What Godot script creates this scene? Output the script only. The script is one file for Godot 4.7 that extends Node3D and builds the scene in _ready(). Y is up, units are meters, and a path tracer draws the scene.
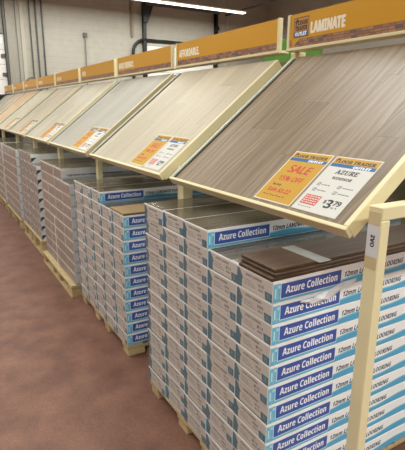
extends Node3D
# A row of slanted laminate flooring displays over pallets of cartons, in a warehouse shop.
# x runs across the row (aisle on the negative side), y is up, the row recedes along -z. Metres.

var M := {}          # materials
var taken := {}      # names in use at top level
var rng := RandomNumberGenerator.new()

# ---------------------------------------------------------------- naming and labels
func numbered(called: String) -> String:
	if not taken.has(called):
		taken[called] = 0
		return called
	taken[called] += 1
	return "%s_%03d" % [called, taken[called]]

func tag(o: Node3D, label: String, category: String, group := "", kind := "") -> void:
	o.set_meta("label", label)
	if category != "":
		o.set_meta("category", category)
	if group != "":
		o.set_meta("group", group)
	if kind != "":
		o.set_meta("kind", kind)

func thing(called: String, at: Vector3, label: String, category: String, group := "") -> Node3D:
	var o := Node3D.new()
	o.name = numbered(called)
	o.position = at
	add_child(o)
	tag(o, label, category, group)
	return o

func mesh_node(called: String, m: Mesh, parent: Node = null) -> MeshInstance3D:
	var o := MeshInstance3D.new()
	o.mesh = m
	if parent == null:
		o.name = numbered(called)
		add_child(o)
	else:
		o.name = called
		parent.add_child(o, true)
	return o

func part(called: String, st: SurfaceTool, mat: Material, parent: Node = null) -> MeshInstance3D:
	st.set_material(mat)
	return mesh_node(called, st.commit(), parent)

func struct(called: String, st: SurfaceTool, mat: Material, label: String) -> MeshInstance3D:
	var o := part(called, st, mat)
	tag(o, label, called.get_slice("_", 0), "", "structure")
	return o

# ---------------------------------------------------------------- mesh helpers
func tool() -> SurfaceTool:
	var st := SurfaceTool.new()
	st.begin(Mesh.PRIMITIVE_TRIANGLES)
	return st

func face(st: SurfaceTool, p: Array, n: Vector3, uv: Array = []) -> void:
	# a convex polygon of three or four corners, wound clockwise as seen along -n
	var flip: bool = (p[1] - p[0]).cross(p[2] - p[0]).dot(n) > 0.0
	var order := [0, 1, 2] if p.size() == 3 else [0, 1, 2, 0, 2, 3]
	if flip:
		order = [0, 2, 1] if p.size() == 3 else [0, 2, 1, 0, 3, 2]
	for i in order:
		st.set_normal(n)
		st.set_uv(uv[i] if uv.size() > i else Vector2(p[i].x + p[i].z, p[i].y))
		st.add_vertex(p[i])

func cbox(st: SurfaceTool, lo: Vector3, hi: Vector3, bev := 0.002, xf := Transform3D.IDENTITY, skip := -1, uvoff := Vector2.ZERO, uvscale := 1.0) -> void:
	# a box with chamfered edges; skip leaves out one face (0..5 = +x -x +y -y +z -z)
	var c := (lo + hi) * 0.5
	var h := (hi - lo) * 0.5
	bev = minf(bev, minf(h.x, minf(h.y, h.z)) * 0.9)
	var inner := h - Vector3.ONE * bev
	for k in 6:
		if k == skip:
			continue
		var ax := k / 2
		var s := 1.0 if k % 2 == 0 else -1.0
		var b := (ax + 1) % 3
		var d := (ax + 2) % 3
		var pts := []
		var uvs := []
		for q in [[-1, -1], [1, -1], [1, 1], [-1, 1]]:
			var v := Vector3.ZERO
			v[ax] = s * h[ax]
			v[b] = q[0] * inner[b]
			v[d] = q[1] * inner[d]
			pts.append(xf * (c + v))
			uvs.append((Vector2(v[2], v[0]) if ax == 1 else (Vector2(v[2], v[1]) if ax == 0 else Vector2(v[1], v[0]))) * uvscale + uvoff)
		var n := Vector3.ZERO
		n[ax] = s
		face(st, pts, (xf.basis * n).normalized(), uvs)
	if bev <= 0.0:
		return
	for e in 3:            # twelve edge strips
		var b := (e + 1) % 3
		var d := (e + 2) % 3
		for sb in [-1.0, 1.0]:
			for sd in [-1.0, 1.0]:
				var pts := []
				for q in [[-1, 0], [1, 0], [1, 1], [-1, 1]]:
					var v := Vector3.ZERO
					v[e] = q[0] * inner[e]
					v[b] = sb * (h[b] if q[1] == 0 else inner[b])
					v[d] = sd * (inner[d] if q[1] == 0 else h[d])
					pts.append(xf * (c + v))
				var n := Vector3.ZERO
				n[b] = sb
				n[d] = sd
				face(st, pts, (xf.basis * n).normalized(), [uvoff, uvoff, uvoff, uvoff])
	for sx in [-1.0, 1.0]:
		for sy in [-1.0, 1.0]:
			for sz in [-1.0, 1.0]:
				var s3 := Vector3(sx, sy, sz)
				var pts := []
				for a in 3:
					var v := inner * s3
					v[a] = h[a] * s3[a]
					pts.append(xf * (c + v))
				face(st, pts, (xf.basis * s3).normalized(), [uvoff, uvoff, uvoff])

func bx(lo: Vector3, hi: Vector3, bev := 0.002) -> SurfaceTool:
	var st := tool()
	cbox(st, lo, hi, bev)
	return st

func tube(st: SurfaceTool, pts: Array, r: float, sides := 8, closed := false) -> void:
	var rings := []
	var n := pts.size()
	var up := Vector3(0.13, 0.21, 0.97)
	for i in n:
		var a: Vector3 = pts[(i - 1 + n) % n] if closed else pts[maxi(i - 1, 0)]
		var b: Vector3 = pts[(i + 1) % n] if closed else pts[mini(i + 1, n - 1)]
		var d := (b - a).normalized()
		var u := (up - d * up.dot(d)).normalized()
		var w := d.cross(u)
		var ring := []
		for k in sides:
			var t := TAU * k / sides
			ring.append([pts[i] + (u * cos(t) + w * sin(t)) * r, u * cos(t) + w * sin(t)])
		rings.append(ring)
	for i in (n if closed else n - 1):
		var ra: Array = rings[i]
		var rb: Array = rings[(i + 1) % n]
		for k in sides:
			var k2 := (k + 1) % sides
			face(st, [ra[k][0], ra[k2][0], rb[k2][0], rb[k][0]], (ra[k][1] + ra[k2][1]).normalized())
	if not closed:
		for e in [0, n - 1]:
			var d: Vector3 = (pts[0] - pts[1]).normalized() if e == 0 else (pts[n - 1] - pts[n - 2]).normalized()
			for k in range(1, sides - 1):
				face(st, [rings[e][0][0], rings[e][k][0], rings[e][k + 1][0]], d)

# ---------------------------------------------------------------- printing: flat lettering drawn into images
var fonts := {}
func font(serif: bool, bold: bool) -> SystemFont:
	var key := "%s%s" % [serif, bold]
	if not fonts.has(key):
		var f := SystemFont.new()
		f.font_names = PackedStringArray(["Droid Serif" if serif else "Droid Sans"])
		f.font_weight = 700 if bold else 400
		fonts[key] = f
	return fonts[key]

func fill_tri(im: Image, a: Vector2, b: Vector2, c: Vector2, col: Color) -> void:
	var y0 := maxi(0, ceili(minf(a.y, minf(b.y, c.y)) - 0.5))
	var y1 := mini(im.get_height() - 1, floori(maxf(a.y, maxf(b.y, c.y)) - 0.5))
	for y in range(y0, y1 + 1):
		var yy := y + 0.5
		var lo := INF
		var hi := -INF
		for e in [[a, b], [b, c], [c, a]]:
			var p: Vector2 = e[0]
			var q: Vector2 = e[1]
			if (p.y <= yy and q.y >= yy) or (q.y <= yy and p.y >= yy):
				if absf(q.y - p.y) < 0.0001:
					continue
				var x := p.x + (q.x - p.x) * (yy - p.y) / (q.y - p.y)
				lo = minf(lo, x)
				hi = maxf(hi, x)
		var x0 := maxi(0, roundi(lo)) if lo < INF else 1
		var x1 := mini(im.get_width(), roundi(hi)) if lo < INF else 0
		if x1 > x0:
			im.fill_rect(Rect2i(x0, y, x1 - x0, 1), col)

func poly(im: Image, pts: Array, col: Color) -> void:
	for i in range(1, pts.size() - 1):
		fill_tri(im, pts[0], pts[i], pts[i + 1], col)

func rect(im: Image, x: float, y: float, w: float, h: float, col: Color) -> void:
	im.fill_rect(Rect2i(roundi(x), roundi(y), maxi(1, roundi(w)), maxi(1, roundi(h))), col)

func write(im: Image, words: String, x: float, base: float, cap: float, width: float, col: Color, bold := true, serif := false, shear := 0.0, fat := 0.0) -> void:
	# words with capitals cap pixels high on the line y = base, squeezed to the given width
	var t := TextMesh.new()
	t.font = font(serif, bold)
	t.font_size = 64
	t.pixel_size = 1.0
	t.depth = 0.0
	t.curve_step = 3.0
	t.text = "H"
	var ha := t.get_aabb()
	t.text = words
	var box := t.get_aabb()
	var arr := t.surface_get_arrays(0)
	var vs: PackedVector3Array = arr[Mesh.ARRAY_VERTEX]
	var ix: PackedInt32Array = arr[Mesh.ARRAY_INDEX]
	var sy := cap / ha.size.y
	var sx := width / box.size.x if width > 0.0 else sy
	var pts := PackedVector2Array()
	for v in vs:
		var hy := (v.y - ha.position.y) * sy
		pts.append(Vector2(x + (v.x - box.position.x) * sx + shear * hy, base - hy))
	var offs := [Vector2.ZERO]
	if fat > 0.0:
		offs = [Vector2(-fat, 0), Vector2(fat, 0), Vector2(0, -fat * 0.7), Vector2(0, fat * 0.7)]
	for o in offs:
		for i in range(0, ix.size(), 3):
			fill_tri(im, pts[ix[i]] + o, pts[ix[i + 1]] + o, pts[ix[i + 2]] + o, col)

func canvas(w: int, h: int, col: Color) -> Image:
	var im := Image.create_empty(w, h, false, Image.FORMAT_RGB8)
	im.fill(col)
	return im

func printed(im: Image, rough := 0.4, called := "print") -> StandardMaterial3D:
	var m := StandardMaterial3D.new()
	m.resource_name = called
	m.albedo_texture = ImageTexture.create_from_image(im)
	m.roughness = rough
	m.texture_repeat = false
	return m

func plain(col: Color, rough := 0.6, metal := 0.0) -> StandardMaterial3D:
	var m := StandardMaterial3D.new()
	m.albedo_color = col
	m.roughness = rough
	m.metallic = metal
	return m

func c8(r: int, g: int, b: int) -> Color:
	return Color(r / 255.0, g / 255.0, b / 255.0)

func noise(freq: float, seed_value: int, oct := 4) -> FastNoiseLite:
	var n := FastNoiseLite.new()
	n.noise_type = FastNoiseLite.TYPE_SIMPLEX_SMOOTH
	n.seed = seed_value
	n.frequency = freq
	n.fractal_octaves = oct
	return n

func grain_image(w: int, h: int, wide: float, long: float, strength: float, seed_value: int) -> ImageTexture:
	# wood grain: fine streaks along v, broad figure across u
	var fine := noise(1.0, seed_value, 3)
	var broad := noise(1.0, seed_value + 7, 2)
	var warp := noise(1.0, seed_value + 13, 2)
	var im := Image.create_empty(w, h, false, Image.FORMAT_RGB8)
	for y in h:
		var m: float = y * long / h
		for x in w:
			var a: float = x * wide / w
			var aw: float = a + 0.035 * warp.get_noise_2d(a * 3.0, m * 1.1)
			var f: float = fine.get_noise_2d(aw * 330.0, m * 3.2)
			var g: float = broad.get_noise_2d(aw * 30.0, m * 1.1)
			var band: float = sin(aw * 160.0 + 5.0 * broad.get_noise_2d(a * 5.0, m * 1.4))
			var v: float = 1.0 - strength * (0.30 + 0.55 * f + 0.40 * g + 0.08 * band)
			var warm: float = strength * 0.10 * g
			im.set_pixel(x, y, Color(clampf(v, 0, 1), clampf(v - warm * 0.4, 0, 1), clampf(v - warm, 0, 1)))
	return ImageTexture.create_from_image(im)

func wood(tex: Texture2D, tint: Color, rough := 0.45) -> StandardMaterial3D:
	var m := StandardMaterial3D.new()
	m.albedo_texture = tex
	m.albedo_color = tint
	m.roughness = rough
	return m

func mottled(low: Color, high: Color, size: float, pix: int, freq: float, seed_value: int, rough: float, speck := 0.0) -> StandardMaterial3D:
	# patches and specks laid on in world space, size metres to the tile
	var a := noise(freq, seed_value, 5)
	var im := Image.create_empty(pix, pix, false, Image.FORMAT_RGB8)
	var r := RandomNumberGenerator.new()
	r.seed = seed_value
	for y in pix:
		for x in pix:
			# blend of four shifted lookups so that the tile repeats without a seam
			var fx := float(x) / pix
			var fy := float(y) / pix
			var v := lerpf(lerpf(a.get_noise_2d(x, y), a.get_noise_2d(x - pix, y), fx), lerpf(a.get_noise_2d(x, y - pix), a.get_noise_2d(x - pix, y - pix), fx), fy)
			var t := clampf(0.5 + 0.9 * v, 0.0, 1.0)
			var c := low.lerp(high, t)
			if speck > 0.0:
				c = c * (1.0 + speck * (r.randf() - 0.5))
			im.set_pixel(x, y, c)
	var m := StandardMaterial3D.new()
	m.albedo_texture = ImageTexture.create_from_image(im)
	m.uv1_triplanar = true
	m.uv1_world_triplanar = true
	m.uv1_scale = Vector3.ONE / size
	m.roughness = rough
	return m

# ---------------------------------------------------------------- prints
func courses(m: StandardMaterial3D) -> void:
	# far-off painted block joints, 0.2 m courses, on the wall's colour
	var base: Image = (m.albedo_texture as ImageTexture).get_image()
	base.resize(600, 600)
	for k in 10:
		for x in 600:
			base.set_pixel(x, k * 60, base.get_pixel(x, k * 60).darkened(0.13))
			base.set_pixel(x, k * 60 + 1, base.get_pixel(x, k * 60 + 1).darkened(0.08))
		for j in 5:
			for y in 60:
				var px := j * 120 + (60 if k % 2 == 1 else 0)
				base.set_pixel(px, k * 60 + y, base.get_pixel(px, k * 60 + y).darkened(0.08))
	m.albedo_texture = ImageTexture.create_from_image(base)

func carton_side_print() -> Image:
	# 1.25 m by 0.078 m: sky-blue end, blue title plate, slogan over a white and blue band
	var W := 2000
	var Hh := 124
	var white := c8(248, 249, 251)
	var sky := c8(104, 190, 224)
	var blue := c8(62, 92, 174)
	var im := canvas(W, Hh, white)
	rect(im, 0, 14, 60, Hh - 14, sky)
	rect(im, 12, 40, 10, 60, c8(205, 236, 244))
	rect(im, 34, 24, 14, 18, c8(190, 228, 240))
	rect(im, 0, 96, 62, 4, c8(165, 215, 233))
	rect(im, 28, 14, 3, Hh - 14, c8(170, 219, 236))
	rect(im, 52, 14, 470, 96, white)
	rect(im, 56, 18, 464, 88, blue)
	write(im, "Azure Collection", 88, 82, 46, 400, Color.WHITE, true, false, 0.05, 0.7)
	rect(im, 40, 110, 490, Hh - 110, sky)
	# slogan over a wavy blue band under white
	for x in range(524, W):
		var t := (x - 524) / 476.0
		var top := 84.0 - 10.0 * sin(t * 5.0) - 6.0 * minf(t, 2.0)
		rect(im, x, top, 1, 12, c8(140, 206, 230))
		rect(im, x, top + 9, 1, Hh - top - 8, c8(84, 172, 214))
	write(im, "12mm LAMINATE FLOORING", 545, 70, 33, 545, c8(42, 56, 84), true, false, 0.22, 0.8)
	return im

func carton_end_print(variant: int) -> Image:
	# 0.213 m by 0.078 m: arrow-shaped teal corner, small lettering and bar codes
	var W := 426
	var Hh := 156
	var teal := c8(70, 108, 124)
	var base := c8(200, 193, 185)
	var ink := c8(84, 78, 76)
	var im := canvas(W, Hh, base)
	rect(im, 0, 0, W, 10, c8(236, 233, 228))
	poly(im, [Vector2(0, 10), Vector2(28, 10), Vector2(84, 84), Vector2(66, 84), Vector2(66, 156), Vector2(0, 156)], teal)
	poly(im, [Vector2(340, 92), Vector2(426, 92), Vector2(426, 156), Vector2(352, 156)], teal)
	rect(im, 372, 104, 8, 40, c8(120, 158, 172))
	rect(im, 392, 104, 5, 40, c8(120, 158, 172))
	# lines of print
	var r := RandomNumberGenerator.new()
	r.seed = 40 + variant
	write(im, "AZURE FLOORING", 108, 44, 18, 196, ink, true, false, 0.1, 0.6)
	for k in 3:
		var x := 100.0
		var y := 74.0 + k * 18
		while x < 190.0 + 20 * k:
			var w := r.randf_range(8, 22)
			rect(im, x, y, w, 6, ink.lerp(base, 0.25))
			x += w + 6
	for k in 18:
		rect(im, 262 + k * 4, 62, r.randi_range(1, 3), 24, ink)
	for k in 14:
		rect(im, 270 + k * 4, 100, r.randi_range(1, 3), 18, ink.lerp(base, 0.2))
	rect(im, 60, 126, 280, 3, c8(232, 228, 222))
	return im

func kraft_end_print(base: Color, edge: Color, seed_value: int) -> Image:
	# brown-grey carton end; glints of the wrap painted as a ragged white band
	var im := canvas(280, 104, base)
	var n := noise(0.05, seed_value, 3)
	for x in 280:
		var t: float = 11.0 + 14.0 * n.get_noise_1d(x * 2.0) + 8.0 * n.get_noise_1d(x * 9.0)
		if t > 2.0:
			rect(im, x, 0, 1, t, edge)  # painted glint of the crumpled film, part of the print
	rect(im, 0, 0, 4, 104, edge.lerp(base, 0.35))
	var r := RandomNumberGenerator.new()
	r.seed = seed_value
	for k in 3:
		rect(im, 40 + r.randf() * 30, 44 + 16 * k, 60 + r.randf() * 50, 5, base.darkened(0.18))
	rect(im, 190, 50, 46, 26, base.darkened(0.12))
	return im

func corner_end_print() -> Image:
	# white-grey carton end with dark teal corners
	var base := c8(170, 158, 150)
	var im := canvas(280, 104, base)
	rect(im, 0, 0, 280, 7, c8(224, 220, 214))
	rect(im, 272, 0, 8, 104, c8(216, 212, 206))
	poly(im, [Vector2(0, 0), Vector2(64, 0), Vector2(0, 62)], c8(60, 72, 80))
	poly(im, [Vector2(280, 104), Vector2(226, 104), Vector2(280, 44)], c8(60, 72, 80))
	for k in 4:
		rect(im, 78, 34 + k * 14, 60 + 30 * (k % 2), 6, c8(116, 108, 104))
	rect(im, 176, 30, 50, 30, c8(128, 120, 114))
	return im

func corner_side_print() -> Image:
	var im := canvas(1024, 84, c8(222, 222, 220))
	poly(im, [Vector2(0, 34), Vector2(52, 30), Vector2(0, 76)], c8(44, 66, 78))
	poly(im, [Vector2(620, 84), Vector2(1024, 20), Vector2(1024, 84)], c8(44, 66, 78))
	return im

func plain_side_print() -> Image:
	var im := canvas(1024, 84, c8(214, 216, 216))
	rect(im, 0, 70, 1024, 14, c8(176, 188, 194))
	var r := RandomNumberGenerator.new()
	r.seed = 77
	for k in 46:      # a line of small dark print
		rect(im, 40 + k * 14, 46, r.randi_range(6, 11), r.randi_range(10, 16), c8(60, 66, 76))
	return im

func header_print(words: String, start: float, width: float, cap: float, logo: bool, smear: bool) -> Image:
	# 1.36 m by 0.18 m, 750 pixels to the metre
	var W := 1020
	var Hh := 135
	var orange := c8(214, 154, 18)
	var im := canvas(W, Hh, orange)
	var r := RandomNumberGenerator.new()
	r.seed = words.hash()
	# printed strip of old brickwork along the foot
	rect(im, 0, 102, W, 33, c8(116, 84, 66))
	for row in 3:
		var x := -20.0 - 9.0 * row
		while x < W:
			var bw := r.randf_range(22, 34)
			var t := r.randf()
			rect(im, maxf(x, 0), 103 + row * 11, bw, 9, c8(142, 98, 72).lerp(c8(180, 134, 104), t) if r.randf() > 0.1 else c8(108, 92, 92))
			x += bw + 2
	if logo:
		poly(im, [Vector2(10, 101), Vector2(64, 101), Vector2(20, 132)], orange)
		rect(im, 22, 16, 96, 80, c8(74, 66, 60))
		rect(im, 25, 19, 90, 74, c8(196, 138, 66))
		poly(im, [Vector2(26, 34), Vector2(44, 20), Vector2(62, 34)], c8(74, 60, 50))
		write(im, "FLOOR", 32, 46, 17, 78, c8(52, 40, 34), true, true, 0.0, 1.0)
		write(im, "TRADER", 32, 67, 16, 78, c8(52, 40, 34), true, true, 0.0, 1.0)
		rect(im, 27, 72, 86, 20, c8(44, 92, 156))
		write(im, "OUTLET", 34, 89, 14, 72, Color.WHITE, true, false, 0.0, 0.8)
	var x0 := start * 750.0
	if smear:
		# print too small to read: a close row of pale strokes
		var x := x0
		while x < x0 + width * 750.0:
			var w := r.randf_range(5, 12)
			rect(im, x, 44 + r.randi_range(0, 4), w, cap * 750.0, c8(238, 226, 196))
			x += w + 3
	else:
		write(im, words, x0, 44 + cap * 750.0, cap * 750.0, width * 750.0, c8(246, 236, 214), true, false, 0.0, 2.4)
	return im

func brand_band(im: Image, W: int) -> void:
	rect(im, 10, 10, W - 20, 62, c8(200, 152, 30))
	poly(im, [Vector2(20, 34), Vector2(42, 16), Vector2(64, 34)], c8(70, 52, 36))
	write(im, "FLOOR TRADER", 24, 62, 30, W - 60, c8(36, 30, 28), true, true, 0.0, 1.6)
	rect(im, 10, 72, W - 20, 34, c8(30, 96, 156))
	write(im, "OUTLET", W * 0.52, 100, 20, W * 0.36, Color.WHITE, true, false, 0.1, 1.4)

func sale_print(clear: bool) -> Image:
	var W := 420
	var Hh := 550
	var im := canvas(W, Hh, c8(238, 232, 216))
	rect(im, 8, 8, W - 16, Hh - 16, c8(198, 149, 22))
	brand_band(im, W)
	var red := c8(196, 50, 34)
	write(im, "SALE", 96, 232, 78, 230, red, false, false, 0.12, 4.0)
	write(im, "15% OFF", 74, 326, 50, 262, red, false, false, 0.1, 3.0)
	write(im, "Pay Only", 70, 386, 22, 96, c8(60, 40, 30), true, false, 0.1, 0.6)
	write(im, "Sale $3.22" if clear else "Sale $2.97", 64, 450, 40, 250, red, true, false, 0.1, 1.4)
	for k in 7:
		rect(im, 60 + k * 36, 482 + (k % 2) * 3, 26, 8, c8(90, 60, 36))
	return im

func price_print(clear: bool) -> Image:
	var W := 420
	var Hh := 550
	var im := canvas(W, Hh, c8(216, 214, 208))
	brand_band(im, W)
	var ink := c8(40, 40, 42)
	write(im, "AZURE", 110, 172, 40, 200, ink, true, true, 0.1, 1.6)
	write(im, "WINDSOR", 120, 226, 24, 180, ink, true, true, 0.1, 1.2)
	for k in 4:        # ticked boxes with a line of small print each
		var x := 44.0 if k % 2 == 0 else 236.0
		var y := 276.0 + 56.0 * (k / 2)
		rect(im, x, y, 30, 30, c8(70, 70, 72))
		rect(im, x + 4, y + 4, 22, 22, c8(216, 214, 208))
		poly(im, [Vector2(x + 6, y + 12), Vector2(x + 15, y + 26), Vector2(x + 12, y + 16)], ink)
		poly(im, [Vector2(x + 13, y + 26), Vector2(x + 34, y - 6), Vector2(x + 15, y + 14)], ink)
		var r := RandomNumberGenerator.new()
		r.seed = k
		var tx := x + 44.0
		while tx < x + 120.0 + 20.0 * (k % 2):
			var w := r.randf_range(8, 16)
			rect(im, tx, y + 12, w, 9, c8(90, 90, 92))
			tx += w + 5
	# red stamp
	rect(im, 34, 400, 150, 92, c8(196, 92, 80))
	for k in 4:
		var r := RandomNumberGenerator.new()
		r.seed = 20 + k
		var tx := 42.0
		while tx < 170.0:
			var w := r.randf_range(6, 20)
			rect(im, tx, 410 + k * 20, w, 9, c8(238, 214, 206))
			tx += w + 8
	write(im, "$", 226, 452, 34, 24, ink, true, false, 0.0, 0.6)
	write(im, "3" if clear else "2", 254, 486, 76, 54, ink, true, false, 0.0, 2.0)
	write(im, "79" if clear else "99", 314, 452, 42, 62, ink, true, false, 0.0, 1.2)
	write(im, "sq. ft.", 318, 478, 14, 56, ink, true, false)
	for k in 6:
		rect(im, 40 + k * 22, 510, 16, 6, c8(110, 110, 112))
	return im

func tag_print() -> Image:
	# the rack's shelf code, read with the head tilted to the left
	var w := 200
	var h := 88
	var im := canvas(w, h, c8(220, 220, 222))
	write(im, "OAZ", 64, 58, 28, 74, c8(30, 30, 34), true, false, 0.0, 1.4)
	var turned := Image.create_empty(h, w, false, Image.FORMAT_RGB8)
	for y in h:
		for x in w:
			turned.set_pixel(y, w - 1 - x, im.get_pixel(x, y))
	return turned

# ---------------------------------------------------------------- cartons
func carton_mesh(size: Vector3, side: Material, end: Material, top: Material, edge: Material) -> ArrayMesh:
	# origin at the middle of the foot; print on the ends (-x, +x) and the long sides (-z, +z)
	var h := size * 0.5
	var b := 0.0022
	var c := Vector3(0, h.y, 0)
	var mesh := ArrayMesh.new()
	var i := h - Vector3.ONE * b
	var st := tool()
	var uv := [Vector2(0, 1), Vector2(1, 1), Vector2(1, 0), Vector2(0, 0)]
	face(st, [c + Vector3(-h.x, -i.y, -i.z), c + Vector3(-h.x, -i.y, i.z), c + Vector3(-h.x, i.y, i.z), c + Vector3(-h.x, i.y, -i.z)], Vector3.LEFT, uv)
	face(st, [c + Vector3(h.x, -i.y, i.z), c + Vector3(h.x, -i.y, -i.z), c + Vector3(h.x, i.y, -i.z), c + Vector3(h.x, i.y, i.z)], Vector3.RIGHT, uv)
	st.set_material(end)
	st.commit(mesh)
	st = tool()
	face(st, [c + Vector3(-i.x, -i.y, h.z), c + Vector3(i.x, -i.y, h.z), c + Vector3(i.x, i.y, h.z), c + Vector3(-i.x, i.y, h.z)], Vector3.BACK, uv)
	face(st, [c + Vector3(i.x, -i.y, -h.z), c + Vector3(-i.x, -i.y, -h.z), c + Vector3(-i.x, i.y, -h.z), c + Vector3(i.x, i.y, -h.z)], Vector3.FORWARD, uv)
	st.set_material(side)
	st.commit(mesh)
	st = tool()
	var tu := [Vector2(0.02, 0.02), Vector2(0.02, 0.52), Vector2(0.28, 0.52), Vector2(0.28, 0.02)]
	face(st, [c + Vector3(-i.x, h.y, -i.z), c + Vector3(i.x, h.y, -i.z), c + Vector3(i.x, h.y, i.z), c + Vector3(-i.x, h.y, i.z)], Vector3.UP, tu)
	st.set_material(top)
	st.commit(mesh)
	st = tool()
	face(st, [c + Vector3(-i.x, -h.y, -i.z), c + Vector3(i.x, -h.y, -i.z), c + Vector3(i.x, -h.y, i.z), c + Vector3(-i.x, -h.y, i.z)], Vector3.DOWN)
	for e in 3:
		var p := (e + 1) % 3
		var d := (e + 2) % 3
		for sb in [-1.0, 1.0]:
			for sd in [-1.0, 1.0]:
				var pts := []
				for q in [[-1, 0], [1, 0], [1, 1], [-1, 1]]:
					var v := Vector3.ZERO
					v[e] = q[0] * i[e]
					v[p] = sb * (h[p] if q[1] == 0 else i[p])
					v[d] = sd * (i[d] if q[1] == 0 else h[d])
					pts.append(c + v)
				var n := Vector3.ZERO
				n[p] = sb
				n[d] = sd
				face(st, pts, n.normalized())
	for sx in [-1.0, 1.0]:
		for sy in [-1.0, 1.0]:
			for sz in [-1.0, 1.0]:
				var s3 := Vector3(sx, sy, sz)
				var pts := []
				for a in 3:
					var v := i * s3
					v[a] = h[a] * s3[a]
					pts.append(c + v)
				face(st, pts, s3.normalized())
	st.set_material(edge)
	st.commit(mesh)
	return mesh

func carton(mesh: ArrayMesh, xf: Transform3D, label: String, group: String) -> MeshInstance3D:
	var o := mesh_node("flooring_carton", mesh)
	o.transform = xf
	tag(o, label, "carton", group)
	return o

const COUNT := ["first", "second", "third", "fourth", "fifth", "sixth", "seventh", "eighth", "ninth", "tenth", "eleventh", "twelfth"]

# cartons on a pallet: columns run along z from the near face back, layers upwards
func stack_cartons(meshes: Array, base: Transform3D, cols: int, layers: int, pitch: float, rise: float, length: float, what: String, start: String, group: String, extra: Array, loose: float) -> void:
	for l in layers + 1:
		for c in cols:
			var more := l == layers
			if more and not extra.has(c):
				continue
			var at := Vector3(length * 0.5 + rng.randf_range(-loose, loose), l * rise, -(c + 0.5) * pitch)
			var turn := rng.randf_range(-0.0012, 0.0012)
			var high := "extra top layer" if more else "%s layer up" % COUNT[l]
			carton(meshes[rng.randi() % meshes.size()], base * Transform3D(Basis(Vector3.UP, turn), at), "%s, %s, %s column from %s" % [what, high, COUNT[c], start], group)

func pallet(at: Vector3, turn: float, size: Vector3, bottom: bool, label: String) -> void:
	# origin at the near aisle-side corner on the floor; the pallet runs along +x and -z
	var t := thing("wooden_pallet", at, label, "pallet", "wooden pallets under the carton loads")
	t.rotation.y = turn
	var foot := 0.0
	if bottom:
		foot = 0.018
		for k in 3:
			var x := k * (size.x - 0.1) / 2.0
			part("bottom_board", bx(Vector3(x, 0, -size.z), Vector3(x + 0.1, foot, 0)), M.pallet_b, t)
	var spots := [0.0, 0.37, 0.60, 0.93]
	for k in 4:
		var z: float = -spots[k] * (size.z - 0.105) / 0.93
		for j in 3:
			var x := 0.006 + j * (size.x - 0.132) / 2.0
			part("block", bx(Vector3(x, foot, z - 0.10), Vector3(x + 0.12, size.y - 0.04, z - 0.004), 0.003), M.pallet_a if (k + j) % 2 == 0 else M.pallet_b, t)
		part("stringer_board", bx(Vector3(0, size.y - 0.04, z - 0.105), Vector3(size.x, size.y - 0.02, z)), M.pallet_b, t)
	for k in 8:
		var x := k * (size.x - 0.11) / 7.0
		part("deck_board", bx(Vector3(x, size.y - 0.02, -size.z), Vector3(x + 0.11, size.y, 0)), [M.pallet_a, M.pallet_b, M.pallet_c][k % 3], t)

# ---------------------------------------------------------------- displays
const SLOPE := 0.674      # 38.6 degrees
const EDGE_X := 1.072    # the front top edge of every slanted board
const EDGE_Y := 1.250

func display_board(near: float, wide: float, mat: Array, label: String, plank_w: float) -> Node3D:
	# local x runs up the slope, y out of the board, -z away along the row
	var t := thing("display_board", Vector3(EDGE_X, EDGE_Y, near), label, "display board", "slanted display boards along the row")
	t.rotation.z = SLOPE
	var long := 1.055
	part("bottom_rail", bx(Vector3(0, -0.036, -wide), Vector3(0.016, 0.006, 0), 0.002), M.cream, t)
	part("top_rail", bx(Vector3(long - 0.03, -0.05, -wide + 0.023), Vector3(long, -0.035, -0.023), 0.002), M.cream, t)
	part("side_rail", bx(Vector3(0.0165, -0.048, -0.022), Vector3(long - 0.0165, 0.006, 0), 0.002), M.cream, t)
	part("side_rail", bx(Vector3(0.0165, -0.048, -wide), Vector3(long - 0.0165, 0.006, -wide + 0.024), 0.002), M.alloy, t)
	part("edge_strip", bx(Vector3(0.02, -0.006, -wide + 0.0245), Vector3(long - 0.02, -0.001, -wide + 0.037), 0.001), M.black, t)
	part("backing", bx(Vector3(0.017, -0.034, -wide + 0.0225), Vector3(long - 0.017, -0.0165, -0.0225), 0.0), M.backing, t)
	var z0 := -wide + 0.038
	var z1 := -0.0225
	var z := z1
	var row := 0
	while z > z0 + 0.01:
		var zb := maxf(z - plank_w, z0)
		var cut: float = [0.42, 0.8, 0.27, 0.62][row % 4]
		var ends := [0.017, 0.017 + cut, long]
		for k in 2:
			var st := tool()
			# grain image covers 0.8 m across by 2.5 m along
			var off := Vector2(rng.randf_range(0.18, 0.82), rng.randf_range(0.25, 0.75))
			var lo := Vector3(ends[k] + 0.0001, -0.016, zb + 0.0003)
			var hi := Vector3(ends[k + 1] - 0.0001, -0.004, z - 0.0003)
			plank(st, lo, hi, 0.0005, off)
			part("plank", st, mat[rng.randi() % mat.size()], t)
		z = zb
		row += 1
	return t

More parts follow.
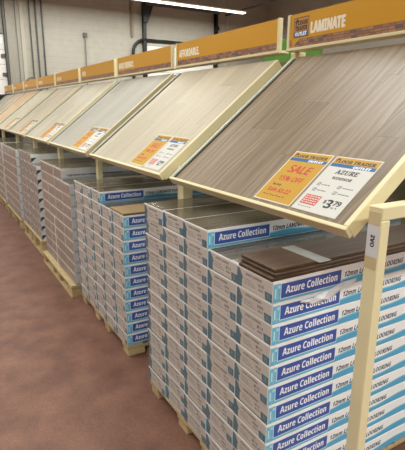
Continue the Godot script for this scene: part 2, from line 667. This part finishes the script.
func plank(st: SurfaceTool, lo: Vector3, hi: Vector3, bev: float, off: Vector2) -> void:
	# a chamfered board whose grain runs along x
	var h := (hi - lo) * 0.5
	var c := (hi + lo) * 0.5
	var i := h - Vector3.ONE * bev
	var uv := func(v: Vector3) -> Vector2: return off + Vector2(v.z / 0.8, v.x / 2.5)
	var q := [Vector3(-1, 0, -1), Vector3(1, 0, -1), Vector3(1, 0, 1), Vector3(-1, 0, 1)]
	var top := []
	var mid := []
	var low := []
	for s in q:
		top.append(Vector3(s.x * i.x, h.y, s.z * i.z))
		mid.append(Vector3(s.x * h.x, i.y, s.z * h.z))
		low.append(Vector3(s.x * h.x, -h.y, s.z * h.z))
	var put := func(p: Array, n: Vector3) -> void: face(st, p.map(func(v): return v + c), n, p.map(uv))
	put.call(top, Vector3.UP)
	put.call([low[3], low[2], low[1], low[0]], Vector3.DOWN)
	for k in 4:
		var k2 := (k + 1) % 4
		var n: Vector3 = ((q[k] + q[k2]) * 0.5)
		put.call([top[k], top[k2], mid[k2], mid[k]], (n + Vector3.UP).normalized())
		put.call([mid[k], mid[k2], low[k2], low[k]], n)

func header_sign(near: float, wide: float, mat: Material, label: String) -> void:
	var t := thing("header_sign", Vector3(1.893, 1.942, near), label, "sign", "orange header signs along the row")
	var st := tool()
	cbox(st, Vector3(0.0005, 0.0165, -wide + 0.02), Vector3(0.016, 0.196, -0.02), 0.0, Transform3D.IDENTITY, 1)
	face(st, [Vector3(0, 0.0165, -wide + 0.02), Vector3(0, 0.0165, -0.02), Vector3(0, 0.196, -0.02), Vector3(0, 0.196, -wide + 0.02)], Vector3.LEFT, [Vector2(0, 1), Vector2(1, 1), Vector2(1, 0), Vector2(0, 0)])
	part("sign_face", st, mat, t)
	part("ledge", bx(Vector3(-0.012, 0, -wide), Vector3(0.075, 0.016, 0), 0.002), M.cream, t)
	for z in [0.0, -wide + 0.0195]:
		part("end_trim", bx(Vector3(-0.008, 0.0165, z - 0.0195), Vector3(0.02, 0.198, z), 0.002), M.cream, t)

func poster(called: String, mat: Material, near: float, from_edge: float, up: float, label: String, group: String, turn := 0.0) -> void:
	# lies on the slanted board: 0.212 m wide, 0.278 m long
	var xf := Transform3D(Basis(Vector3.BACK, SLOPE), Vector3(EDGE_X, EDGE_Y, near)) * Transform3D(Basis(Vector3.UP, turn), Vector3(up, -0.0035, -from_edge))
	var st := tool()
	cbox(st, Vector3(0, 0, -0.212), Vector3(0.278, 0.0012, 0), 0.0, Transform3D.IDENTITY, 2)
	face(st, [Vector3(0, 0.0012, -0.212), Vector3(0, 0.0012, 0), Vector3(0.278, 0.0012, 0), Vector3(0.278, 0.0012, -0.212)], Vector3.UP, [Vector2(0, 1), Vector2(1, 1), Vector2(1, 0), Vector2(0, 0)])
	var o := part(called, st, mat)
	o.transform = xf
	tag(o, label, "poster", group)

func rack_frame(x: float, z: float, width: float, top: float, label: String, upper := false) -> Node3D:
	# inverted U across the row: front post, cross bar, rear post; z is the far side of the front post
	var t := thing("display_rack", Vector3(x, 0, z), label, "rack", "cream display racks between the bays")
	var d := 0.06 if upper else 0.042
	part("front_post", bx(Vector3(0, 0.004, 0), Vector3(d, top - d - 0.0005, width), 0.003), M.cream, t)
	part("cross_bar", bx(Vector3(0, top - d, 0), Vector3(1.0, top, width), 0.003), M.cream, t)
	part("rear_post", bx(Vector3(0.78, 0.004, 0), Vector3(0.78 + d, top - d - 0.0005, width), 0.003), M.cream, t)
	if upper:
		part("upper_post", bx(Vector3(0.78, top + 0.0005, 0), Vector3(0.78 + d, 1.9415, width), 0.003), M.cream, t)
	part("foot_plate", bx(Vector3(-0.02, 0, -0.001), Vector3(0.9, 0.004, width + 0.001), 0.001), M.cream, t)
	return t

func strip_light(at: Vector3, label: String, energy: float) -> void:
	# two lines of tubes end to end under a white reflector, hung on rods
	var t := thing("strip_light", at, label, "light", "fluorescent strip lights under the ceiling")
	part("reflector", bx(Vector3(-2.44, 0.05, -0.14), Vector3(2.44, 0.09, 0.14), 0.01), M.lamp_body, t)
	for k in 2:
		for j in 2:
			var st := tool()
			var x := -2.42 + k * 2.43
			tube(st, [Vector3(x, 0.022, -0.07 + 0.14 * j), Vector3(x + 2.41, 0.022, -0.07 + 0.14 * j)], 0.019, 10)
			var glow := part("tube", st, M.lamp_glow, t)
			for cx in [x - 0.004, x + 2.414]:
				part("end_cap", bx(Vector3(cx - 0.004, 0.001, -0.09 + 0.14 * j), Vector3(cx + 0.004, 0.048, -0.05 + 0.14 * j), 0.001), M.lamp_body, glow)
	for x in [-1.6, 1.6]:
		var st := tool()
		tube(st, [Vector3(x, 0.09, 0), Vector3(x, 6.5 - at.y - 0.002, 0)], 0.006, 6)
		part("hanger_rod", st, M.dark_metal, t)
	var l := AreaLight3D.new()
	l.name = "strip_area"
	l.area_size = Vector2(4.8, 0.26)
	l.light_color = Color(0.985, 1.0, 0.98)
	l.light_energy = energy
	l.area_range = 40.0
	l.shadow_enabled = true
	l.rotation.x = -PI / 2
	l.position = Vector3(0, -0.005, 0)
	t.add_child(l)

func conduit(pts: Array, r: float, mat: Material, label: String) -> void:
	var st := tool()
	tube(st, pts, r, 8)
	tag(part("conduit", st, mat), label, "conduit", "conduits on the far block wall")

# ---------------------------------------------------------------- the scene
func _ready() -> void:
	rng.seed = 20
	var cam := Camera3D.new()
	cam.fov = 52.62
	cam.position = Vector3(0, 1.617, 0)
	cam.basis = Basis(Vector3(0.861230, 0.006225, 0.508177), Vector3(0.121586, 0.968363, -0.217921), Vector3(-0.493456, 0.249467, 0.833227)).orthonormalized()
	cam.near = 0.05
	cam.far = 100.0
	add_child(cam)
	cam.current = true
	var env := Environment.new()
	env.background_mode = Environment.BG_COLOR
	env.background_color = Color(0.02, 0.02, 0.02)
	env.tonemap_mode = Environment.TONE_MAPPER_LINEAR
	env.tonemap_exposure = 0.96
	env.sdfgi_enabled = true
	env.ssao_enabled = true
	env.ssil_enabled = true
	var we := WorldEnvironment.new()
	we.environment = env
	add_child(we)
	M.lamp_body = plain(c8(235, 233, 228), 0.4)
	M.lamp_glow = plain(c8(250, 248, 240), 0.4)
	M.lamp_glow.emission_enabled = true
	M.lamp_glow.emission = Color(1.0, 0.97, 0.9)
	M.lamp_glow.emission_energy_multiplier = 3.0
	M.dark_metal = plain(c8(40, 40, 42), 0.5, 0.3)
	for z in [-15.9, -9.9, -3.9, 2.1, 8.1]:
		for x in [8.85, 3.95, -2.4]:
			strip_light(Vector3(x, 5.2, z), "long white fluorescent strip light hanging in front of the far block wall" if z == -15.9 and x > 8 else "long white fluorescent strip light hanging over the shop floor", 22.0)
	materials()
	room()
	wall_things()
	row()
	stacks()
	behind()

func materials() -> void:
	M.cream = plain(c8(234, 222, 178), 0.42)
	M.alloy = plain(c8(196, 196, 178), 0.4)
	M.backing = plain(c8(120, 96, 70), 0.8)
	M.black = plain(c8(22, 22, 24), 0.45)
	M.floor = mottled(c8(108, 73, 59), c8(140, 99, 82), 3.1, 1024, 0.012, 5, 0.6, 0.3)
	M.wall = mottled(c8(164, 159, 147), c8(173, 168, 156), 2.0, 256, 0.02, 9, 0.8, 0.03)
	courses(M.wall)
	M.ceiling = plain(c8(222, 222, 218), 0.9)
	var g_strong := grain_image(640, 900, 0.8, 2.5, 0.33, 3)
	var g_soft := grain_image(384, 768, 0.8, 2.5, 0.13, 11)
	M.grain_strong = g_strong
	M.grain_soft = g_soft
	M.wood_a = [wood(g_strong, c8(150, 129, 103)), wood(g_strong, c8(143, 122, 96)), wood(g_strong, c8(156, 135, 109))]
	M.wood_b = [wood(g_soft, c8(196, 184, 160)), wood(g_soft, c8(189, 177, 153)), wood(g_soft, c8(201, 189, 165))]
	M.wood_c = [wood(g_soft, c8(170, 164, 150)), wood(g_soft, c8(160, 154, 140)), wood(g_soft, c8(178, 172, 158))]
	M.wood_d = [wood(g_soft, c8(202, 192, 168)), wood(g_soft, c8(194, 183, 160))]
	M.wood_e = [wood(g_soft, c8(200, 186, 160)), wood(g_soft, c8(190, 175, 148))]
	M.wood_g = [wood(g_soft, c8(206, 172, 132)), wood(g_soft, c8(196, 162, 122))]
	M.wood_h = [wood(g_soft, c8(190, 170, 146)), wood(g_soft, c8(180, 162, 138))]
	M.wood_dark = [wood(g_strong, c8(88, 62, 38), 0.5), wood(g_strong, c8(80, 56, 34), 0.5)]
	M.pallet_a = mottled(c8(190, 166, 122), c8(210, 188, 144), 0.5, 128, 0.04, 21, 0.8, 0.12)
	M.pallet_b = mottled(c8(172, 147, 104), c8(196, 172, 128), 0.5, 128, 0.04, 22, 0.8, 0.12)
	M.pallet_c = mottled(c8(176, 150, 108), c8(200, 176, 132), 0.5, 128, 0.04, 23, 0.8, 0.12)
	M.cardboard = mottled(c8(160, 132, 94), c8(176, 148, 108), 0.4, 128, 0.03, 24, 0.7, 0.05)
	M.film = plain(Color(0.97, 0.97, 0.97, 0.03), 0.14)
	M.film.metallic_specular = 0.3
	M.film.transparency = BaseMaterial3D.TRANSPARENCY_ALPHA
	M.tape = plain(Color(0.86, 0.86, 0.84, 0.34), 0.3)
	M.tape.transparency = BaseMaterial3D.TRANSPARENCY_ALPHA
	M.scrap = plain(Color(0.94, 0.95, 0.96, 0.8), 0.3)
	M.scrap.transparency = BaseMaterial3D.TRANSPARENCY_ALPHA
	M.white_edge = plain(c8(228, 226, 222), 0.5)
	M.grey_edge = plain(c8(196, 190, 184), 0.5)

func room() -> void:
	struct("floor", bx(Vector3(-12, -0.2, -18), Vector3(14, 0, 14), 0.0), M.floor, "stained red-brown concrete floor of the shop aisle")
	struct("ceiling", bx(Vector3(-12, 6.5, -18), Vector3(14, 6.7, 14), 0.0), M.ceiling, "grey ceiling above the strip lights")
	struct("wall_far", bx(Vector3(-12.2, -0.2, -18.2), Vector3(14.2, 6.7, -18), 0.0), M.wall, "cream painted block wall at the far end of the row")
	struct("wall_left", bx(Vector3(-12.2, -0.2, -18), Vector3(-12, 6.7, 14), 0.0), M.wall, "cream side wall across the aisle")
	struct("wall_right", bx(Vector3(14, -0.2, -18), Vector3(14.2, 6.7, 14), 0.0), M.wall, "cream side wall beyond the racks")
	struct("wall_rear", bx(Vector3(-12.2, -0.2, 14), Vector3(14.2, 6.7, 14.2), 0.0), M.wall, "cream wall behind the viewpoint")

func wall_things() -> void:
	var grey := plain(c8(120, 120, 116), 0.5, 0.3)
	var dark := plain(c8(84, 83, 80), 0.5, 0.2)
	var white := plain(c8(222, 220, 214), 0.5)
	# the sectional door at the left end of the far wall
	var d := thing("door_1", Vector3(0, 0, -17.995), "white sectional overhead door with dark side tracks at the row's end", "door")
	d.set_meta("kind", "structure")
	for k in 8:
		part("door_panel", bx(Vector3(-2.0, 0.01 + k * 0.502, 0), Vector3(2.62, 0.505 + k * 0.502, 0.05), 0.012), white, d)
	part("window", bx(Vector3(2.1, 3.72, 0.0505), Vector3(2.56, 3.9, 0.056), 0.004), plain(c8(236, 240, 240), 0.1), d)
	var track := part("track", bx(Vector3(2.63, 0, 0), Vector3(2.70, 6.2, 0.16), 0.004), dark, d)
	part("jamb", bx(Vector3(2.72, 0, 0), Vector3(2.90, 6.4, 0.10), 0.004), plain(c8(150, 145, 133), 0.6), d)
	for k in 4:
		part("hinge", bx(Vector3(2.48, 1.4 + k * 0.62, 0.051), Vector3(2.62, 1.52 + k * 0.62, 0.09), 0.004), dark, track)
	part("header_panel", bx(Vector3(-2.0, 4.05, 0), Vector3(2.62, 6.45, 0.06), 0.004), plain(c8(148, 142, 130), 0.7), d)
	# the second door with its black posts, spring shaft and curved track
	var e := thing("door_2", Vector3(0, 0, -17.995), "white overhead door between black posts behind the header signs", "door")
	e.set_meta("kind", "structure")
	for k in 8:
		part("door_panel", bx(Vector3(7.98, 0.01 + k * 0.502, 0), Vector3(11.12, 0.505 + k * 0.502, 0.05), 0.012), white, e)
	for x in [7.80, 11.16]:
		part("post", bx(Vector3(x, 0, 0), Vector3(x + 0.14, 5.6, 0.14), 0.004), M.black, e)
		var s: float = 1.0 if x < 9 else -1.0
		var st := tool()
		var a := Vector3(x + 0.07, 4.85, 0.145)
		var pts := [a + Vector3(-0.09, 0, 0), a + Vector3(0.09, 0, 0), a + Vector3(0.09 + 0.28 * s, 0.74, 0), a + Vector3(-0.09, 0.74, 0)]
		face(st, pts, Vector3.BACK)
		face(st, pts.map(func(v): return v + Vector3(0, 0, 0.1)), Vector3.BACK)
		for k in 4:
			var p: Vector3 = pts[k]
			var q: Vector3 = pts[(k + 1) % 4]
			face(st, [p, q, q + Vector3(0, 0, 0.1), p + Vector3(0, 0, 0.1)], (q - p).cross(Vector3.BACK).normalized())
		part("bracket", st, M.black, e)
	var sh := tool()
	tube(sh, [Vector3(7.85, 5.52, 0.3), Vector3(11.25, 5.52, 0.3)], 0.06, 8)
	part("spring_shaft", sh, dark, e)
	var tr := tool()
	var curve := [Vector3(7.36, 0, 0.1), Vector3(7.36, 3.7, 0.1)]
	for k in 7:
		var t := PI / 2 * k / 6.0
		curve.append(Vector3(7.36 + 0.5 * (1 - cos(t)), 3.72 + 0.5 * sin(t), 0.1))
	curve.append(Vector3(11.2, 4.22, 0.1))
	tube(tr, curve, 0.06, 8)
	part("track", tr, M.black, e)
	part("header_board", bx(Vector3(7.98, 4.03, 0), Vector3(11.12, 4.14, 0.04), 0.004), plain(c8(176, 172, 164), 0.6), e)
	# pilasters and conduits
	for x in [3.26, 11.83]:
		var o := part("trim_%d" % (1 if x < 9 else 2), bx(Vector3(x - 0.06, 0, -17.998), Vector3(x + 0.06, 6.49, -17.96), 0.004), plain(c8(176, 170, 154), 0.8))
		tag(o, "narrow cream vertical strip on the far wall " + ("near the conduits" if x < 9 else "beyond the overhead door"), "trim", "", "structure")
	var z := -17.94
	conduit([Vector3(3.06, 0.2, z), Vector3(3.06, 6.45, z)], 0.018, grey, "thin grey conduit nearest the white sectional door")
	conduit([Vector3(3.53, 2.6, z), Vector3(3.53, 6.45, z)], 0.026, dark, "dark conduit ending above the coiled cable")
	conduit([Vector3(3.74, 0.2, z), Vector3(3.74, 6.45, z)], 0.03, dark, "dark conduit in the middle of three beside the coiled cable")
	conduit([Vector3(3.95, 0.2, z), Vector3(3.95, 6.45, z)], 0.026, plain(c8(70, 74, 84), 0.4, 0.4), "bluish dark conduit farthest from the white sectional door")
	conduit([Vector3(5.47, 0.2, z), Vector3(5.47, 4.14, z)], 0.022, grey, "thin grey conduit below a small outlet box")
	conduit([Vector3(7.36, 4.3, z), Vector3(7.36, 6.45, z)], 0.05, plain(c8(138, 122, 100), 0.6), "brown conduit above the curved black door track")
	conduit([Vector3(11.7, 5.5, -17.9), Vector3(11.62, 5.5, -4.0)], 0.045, dark, "long dark pipe running under the ceiling towards the strip lights")
	tag(part("outlet_box", bx(Vector3(5.41, 4.14, -17.995), Vector3(5.55, 4.30, -17.9), 0.006), dark), "small grey outlet box at the top of the thin conduit", "outlet box")
	var coil := thing("cable_coil", Vector3(3.45, 2.42, -17.9), "coil of dark cable hanging on the far wall", "cable")
	for k in 3:
		var st := tool()
		var pts := []
		for j in 20:
			var t := TAU * j / 20.0
			pts.append(Vector3(cos(t) * (0.20 + 0.02 * k), sin(t) * (0.22 - 0.01 * k), 0.02 * k))
		tube(st, pts, 0.016, 6, true)
		part("loop", st, dark, coil)
	tag(part("wall_notice", bx(Vector3(4.28, 2.62, -17.998), Vector3(4.50, 2.84, -17.99), 0.0), plain(c8(206, 176, 168), 0.6)), "small pale pink notice on the far wall beside the conduits", "notice")

func row() -> void:
	var names := ["LAMINATE", "AFFORDABLE.", "MORE FRIENDLY."]
	var start := [0.175, 0.03, 0.035]
	var width := [0.255, 0.345, 0.44]
	var woods := [M.wood_a, M.wood_b, M.wood_c, M.wood_d, M.wood_e, M.wood_d, M.wood_g, M.wood_h, M.wood_c]
	var looks := ["grey-brown wood planks", "pale beige planks", "silver-grey planks", "cream planks", "warm cream planks", "cream planks", "tan planks", "grey-tan planks", "dull grey planks"]
	var ordinal := ["", "second", "third", "fourth", "fifth", "sixth", "seventh", "eighth", "ninth"]
	var sale := [printed(sale_print(true), 0.55), printed(sale_print(false), 0.55)]
	var price := [printed(price_print(true), 0.55), printed(price_print(false), 0.55)]
	for n in 9:
		var near := -0.867 - 1.427 * n
		var text: String = names[n] if n < 3 else "smear %d" % n
		var st_: float = start[n] if n < 3 else 0.05
		var wd: float = width[n] if n < 3 else [0.18, 0.3, 0.34, 0.34, 0.3, 0.3][n - 3]
		var label := ""
		if n == 0:
			label = "orange header sign with square logo reading LAMINATE"
		elif n == 1:
			label = "orange header sign reading AFFORDABLE above the pale beige planks"
		elif n == 2:
			label = "orange header sign next after AFFORDABLE, above the silver-grey planks"
		else:
			label = "orange header sign, %s along the row counting from the LAMINATE sign" % ordinal[n]
		header_sign(near, 1.355, printed(header_print(text, st_, wd, 0.056, n == 0, n > 2), 0.45), label)
		var bn := -0.942 if n == 0 else -2.285 - 1.413 * (n - 1)
		var bw := 1.221 if n == 0 else 1.29
		display_board(bn, bw, woods[n], ("slanted cream-framed display board of %s under the LAMINATE sign" % looks[n]) if n == 0 else ("slanted cream-framed display board of %s, %s from the LAMINATE sign" % [looks[n], ordinal[n]]), 0.19)
		if n < 6:
			var v := 0 if n == 0 else 1
			var where: String = "under the LAMINATE sign" if n == 0 else "on the %s board from the LAMINATE sign" % ordinal[n]
			poster("sale_poster", sale[v], bn, 0.30, 0.035, "yellow SALE poster in red print " + where, "yellow sale posters")
			poster("price_card", price[v], bn, 0.075, 0.035, "white price card with blue and yellow heading " + where, "white price cards")
	# frames between the bays
	var f := rack_frame(1.115, -0.899, 0.049, 1.337, "cream steel rack frame with a shelf code label, beside the LAMINATE board")
	var st := tool()
	face(st, [Vector3(-0.0008, 1.18, 0.003), Vector3(-0.0008, 1.18, 0.046), Vector3(-0.0008, 1.28, 0.046), Vector3(-0.0008, 1.28, 0.003)], Vector3.LEFT, [Vector2(0, 1), Vector2(1, 1), Vector2(1, 0), Vector2(0, 0)])
	var fp := f.get_node("front_post")
	var tg := part("code_label", st, printed(tag_print(), 0.4), fp)
	tg.set_meta("label", "white paper label with the code OAZ")
	part("tape", bx(Vector3(-0.0012, 1.142, 0.003), Vector3(-0.0002, 1.179, 0.047), 0.0), plain(c8(206, 190, 146), 0.2), fp)
	part("tape", bx(Vector3(-0.0012, 1.281, 0.003), Vector3(-0.0002, 1.32, 0.047), 0.0), plain(c8(214, 198, 154), 0.2), fp)
	var spots := [-2.256, -3.735, -5.05, -6.39, -7.765, -9.33, -10.75, -12.15]
	for n in 8:
		rack_frame(1.17, spots[n], [0.07, 0.05, 0.08, 0.08, 0.06, 0.08, 0.08, 0.08][n], 1.30 if n == 0 else 1.235, "cream steel rack frame %s" % ("in the gap between the pale beige and LAMINATE boards" if n == 0 else "between %s and %s boards from the LAMINATE sign" % [ordinal[n], ordinal[n + 1]]), n == 0)

func stacks() -> void:
	var side := printed(carton_side_print(), 0.28)
	var gloss_top := wood(M.grain_strong, c8(112, 102, 84), 0.16)
	var azure := []
	for v in 3:
		azure.append(carton_mesh(Vector3(1.25, 0.0800, 0.2128), side, printed(carton_end_print(v), 0.35), gloss_top, M.white_edge))
	# first load, beside the labelled post
	var P1 := Transform3D(Basis(Vector3.UP, 0.0), Vector3(0.939, 0.086, -1.112))
	stack_cartons(azure, P1, 5, 12, 0.2142, 0.0803, 1.25, "white-blue carton", "the labelled post", "cartons in the stack under the LAMINATE board", [2, 3, 4], 0.004)
	pallet(Vector3(0.942, 0, -1.118), 0.0, Vector3(1.22, 0.086, 1.062), false, "pale wooden pallet under the stack behind the labelled post")
	# second load, with torn cardboard on top
	var P2 := Transform3D(Basis(Vector3.UP, 0.0), Vector3(0.962, 0.086, -2.59))
	stack_cartons(azure, P2, 5, 11, 0.2142, 0.0803, 1.25, "white-blue carton", "the loose cardboard", "cartons in the stack under the pale beige board", [2, 3, 4], 0.005)
	pallet(Vector3(0.966, 0, -2.595), 0.0, Vector3(1.22, 0.086, 1.06), false, "pale wooden pallet under the stack topped with loose brown cardboard")
	# third: brown-ended cartons
	var kraft := []
	var p_side := printed(plain_side_print(), 0.35)
	for v in 3:
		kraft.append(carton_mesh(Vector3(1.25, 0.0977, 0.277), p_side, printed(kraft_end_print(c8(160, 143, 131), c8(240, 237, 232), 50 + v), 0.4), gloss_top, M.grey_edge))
	stack_cartons(kraft, Transform3D(Basis(), Vector3(0.945, 0.115, -3.745)), 4, 9, 0.279, 0.098, 1.25, "strapped brown carton", "the loose-cardboard stack", "brown-ended cartons under the silver-grey board", [1, 2, 3], 0.003)
	pallet(Vector3(0.90, 0, -3.742), 0.0, Vector3(1.25, 0.115, 1.15), true, "yellowish wooden pallet sticking out under the strapped brown-ended stack")
	# fourth: dark-cornered cartons
	var corner := [carton_mesh(Vector3(1.25, 0.1034, 0.262), printed(corner_side_print(), 0.35), printed(corner_end_print(), 0.35), gloss_top, M.grey_edge)]
	stack_cartons(corner, Transform3D(Basis(), Vector3(0.945, 0.17, -5.09)), 4, 8, 0.268, 0.1037, 1.25, "dark-cornered grey carton", "the strapped stack", "dark-cornered cartons on the fourth pallet", [1, 2, 3], 0.003)
	pallet(Vector3(0.93, 0, -5.08), 0.0, Vector3(1.25, 0.17, 1.1), true, "wooden pallet under the dark-cornered cartons")
	# fifth and sixth
	var kraft2 := []
	for v in 2:
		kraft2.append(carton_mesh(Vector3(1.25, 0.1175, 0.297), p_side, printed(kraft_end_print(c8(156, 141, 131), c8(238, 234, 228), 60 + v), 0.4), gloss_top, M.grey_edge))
	stack_cartons(kraft2, Transform3D(Basis(), Vector3(0.945, 0.13, -6.43)), 4, 8, 0.299, 0.1178, 1.25, "tall brown-ended carton", "the dark-cornered stack", "brown-ended cartons on the fifth pallet", [], 0.003)
	pallet(Vector3(0.93, 0, -6.42), 0.0, Vector3(1.25, 0.13, 1.2), false, "wooden pallet under the tall brown-ended cartons")
	stack_cartons(kraft2, Transform3D(Basis(), Vector3(0.945, 0.13, -7.80)), 4, 8, 0.299, 0.1178, 1.25, "tall brown-ended carton in the farthest stack", "its near side", "brown-ended cartons on the sixth pallet", [], 0.003)
	pallet(Vector3(0.93, 0, -7.79), 0.0, Vector3(1.25, 0.13, 1.2), false, "wooden pallet under the farthest stack in view")
	loose_things()

func stretch_wrap(corner: Vector3, deep: float, high: float, turn_in: float, seed_value: int, label: String) -> void:
	# a crumpled clear film drawn over the aisle ends and round the near corner of a load
	var n := noise(1.0, seed_value, 3)
	var cols := 64
	var rows := 46
	var grid := []
	for j in rows + 1:
		var line := []
		for i in cols + 1:
			var along := -turn_in + (deep + turn_in) * i / cols
			var y := high * j / rows
			var w := 0.004 + 0.0035 * n.get_noise_2d(along * 9.0 + y * 4.0, y * 26.0 - along * 5.0)
			var p := Vector3(corner.x - w, corner.y + y, corner.z + 0.004 - along) if along > 0.0 else Vector3(corner.x - w - along, corner.y + y, corner.z + 0.004 + w)
			line.append(p)
		grid.append(line)
	var st := tool()
	st.set_smooth_group(0)
	for j in rows:
		for i in cols:
			var q := [grid[j][i], grid[j][i + 1], grid[j + 1][i + 1], grid[j + 1][i]]
			for k in [0, 2, 1, 0, 3, 2]:
				st.add_vertex(q[k])
	st.index()
	st.generate_normals()
	var o := part("stretch_wrap", st, M.film)
	tag(o, label, "stretch wrap", "clear stretch wrap round the loads")

func loose_things() -> void:
	stretch_wrap(Vector3(0.932, 0.09, -1.112), 1.075, 0.96, 0.03, 3, "clear stretch wrap over the cartons behind the labelled post")
	stretch_wrap(Vector3(0.954, 0.09, -2.59), 1.07, 0.87, 0.03, 4, "clear stretch wrap over the cartons topped with cardboard")
	stretch_wrap(Vector3(0.938, 0.118, -3.745), 1.115, 0.88, 0.2, 5, "clear stretch wrap over the strapped brown-ended cartons")
	stretch_wrap(Vector3(0.938, 0.135, -6.43), 1.19, 0.93, 0.2, 6, "clear stretch wrap over the tall brown-ended cartons")
	# the strap on the third load
	tag(part("strap", bx(Vector3(0.926, 0.116, -4.32), Vector3(0.928, 0.62, -4.305), 0.0), plain(c8(240, 238, 232), 0.35)), "white strap running up the brown-ended stack", "strap")
	# clear tape over the loose planks
	var tp := tool()
	cbox(tp, Vector3(1.14, 1.0865, -1.314), Vector3(1.20, 1.0872, -1.106), 0.0)
	tag(part("clear_tape", tp, M.tape), "strip of clear tape across the loose dark planks", "tape")
	# planks lying on the first load
	var top := 0.086 + 12 * 0.0803
	for k in 3:
		var st := tool()
		plank(st, Vector3(-0.61, 0, -0.0975), Vector3(0.61, 0.0118, 0.0975), 0.0025, Vector2(0.3 + 0.17 * k, 0.4 + 0.1 * k))
		var o := part("laminate_plank", st, M.wood_dark[k % 2])
		o.transform = Transform3D(Basis(Vector3.UP, [-0.004, 0.006, 0.0][k]), Vector3([1.545, 1.558, 1.566][k], top + 0.0004 + k * 0.012, [-1.211, -1.217, -1.228][k]))
		tag(o, ["dark brown laminate plank at the bottom of the taped pile", "dark brown laminate plank in the middle of the taped pile", "dark brown laminate plank on top of the taped pile"][k], "plank", "loose dark planks on the near stack")
	# a torn, bunched-up end of wrap on the near side of the first load
	var sc := tool()
	var shape := [[1.06, 0.955, 0.004], [1.12, 0.945, 0.012], [1.20, 0.953, 0.02], [1.27, 0.975, 0.014], [1.34, 0.985, 0.006]]
	for k in shape.size() - 1:
		var a: Array = shape[k]
		var b: Array = shape[k + 1]
		var mid := Vector3((a[0] + b[0]) * 0.5, (a[1] + b[1]) * 0.5, -1.1 + 0.006 * (k % 2))
		var q := [Vector3(a[0], a[1] - a[2], -1.106), Vector3(b[0], b[1] - b[2], -1.106), Vector3(b[0], b[1] + b[2], -1.106), Vector3(a[0], a[1] + a[2], -1.106)]
		for j in 4:
			var p: Vector3 = q[j]
			var p2: Vector3 = q[(j + 1) % 4]
			var nn := (p2 - p).cross(mid - p).normalized()
			face(sc, [p, p2, mid], nn if nn.z > 0.0 else -nn)
	tag(part("torn_wrap", sc, M.scrap), "torn bunched end of clear wrap across the blue carton label", "stretch wrap")
	# cardboard on the second load
	for k in 2:
		var st := tool()
		cbox(st, Vector3(-0.6, 0, -0.115), Vector3(0.6, 0.006, 0.115), 0.001)
		var o := part("cardboard_sheet", st, M.cardboard)
		o.transform = Transform3D(Basis(Vector3.UP, [0.0, 0.012][k]), Vector3(1.565, 0.086 + 11 * 0.0803 + 0.001 + 0.008 * k, [-2.715, -2.708][k]))
		tag(o, ["lower sheet of brown cardboard on the carton stack", "upper sheet of brown cardboard on the carton stack"][k], "cardboard", "loose cardboard on the second stack")

func behind() -> void:
	tag(part("green_board", bx(Vector3(3.2, 0, -4.15), Vector3(3.24, 2.29, -3.3), 0.004), plain(c8(84, 140, 44), 0.5)), "green board standing behind the gap in the header signs", "board")
	# back of the next row, seen past the slanted board, enlarged to block light
	var red := thing("striped_carton", Vector3(2.5, 0, -1.95), "white carton with a red edge behind the rack, enlarged to block light", "carton")
	part("body", bx(Vector3(0, 0, -0.5), Vector3(0.3, 1.9, 0), 0.003), plain(c8(186, 180, 176), 0.6), red)
	part("red_edge", bx(Vector3(-0.002, 0.0, 0.0005), Vector3(0.3, 1.9, 0.05), 0.002), plain(c8(146, 32, 36), 0.6), red)
	var olive := thing("upright_board", Vector3(2.5, 0, -1.6), "olive-grey upright boards beside the red-edged carton, extended to block light", "board")
	for k in 4:
		part("slat", bx(Vector3(0.02 * k, 0, -0.27 + 0.26 * k), Vector3(0.06 + 0.02 * k, 1.9, -0.02 + 0.26 * k), 0.004), plain(c8(128, 124, 98), 0.6), olive)
	for k in 7:  # unseen panels added to keep light out from under the boards
		var z := -2.5 - 1.42 * k
		tag(part("added_back_panel", bx(Vector3(2.25, 0, z - 1.40), Vector3(2.27, 1.94, z), 0.002), plain(c8(112, 104, 92), 0.8)), "added brown panel behind the cartons, blocking light under the slanted boards", "panel", "added light-blocking panels behind the cartons")
	# the end of the row
	var blk := thing("wrapped_load", Vector3(1.15, 0, -13.6), "tall load wrapped in black plastic beyond the last display board", "pallet load")
	part("lower_wrap", bx(Vector3(0, 0, -1.1), Vector3(1.1, 1.78, 0), 0.05), M.black, blk)
	part("upper_wrap", bx(Vector3(-0.05, 1.785, -1.15), Vector3(1.12, 1.93, 0.03), 0.05), M.black, blk)
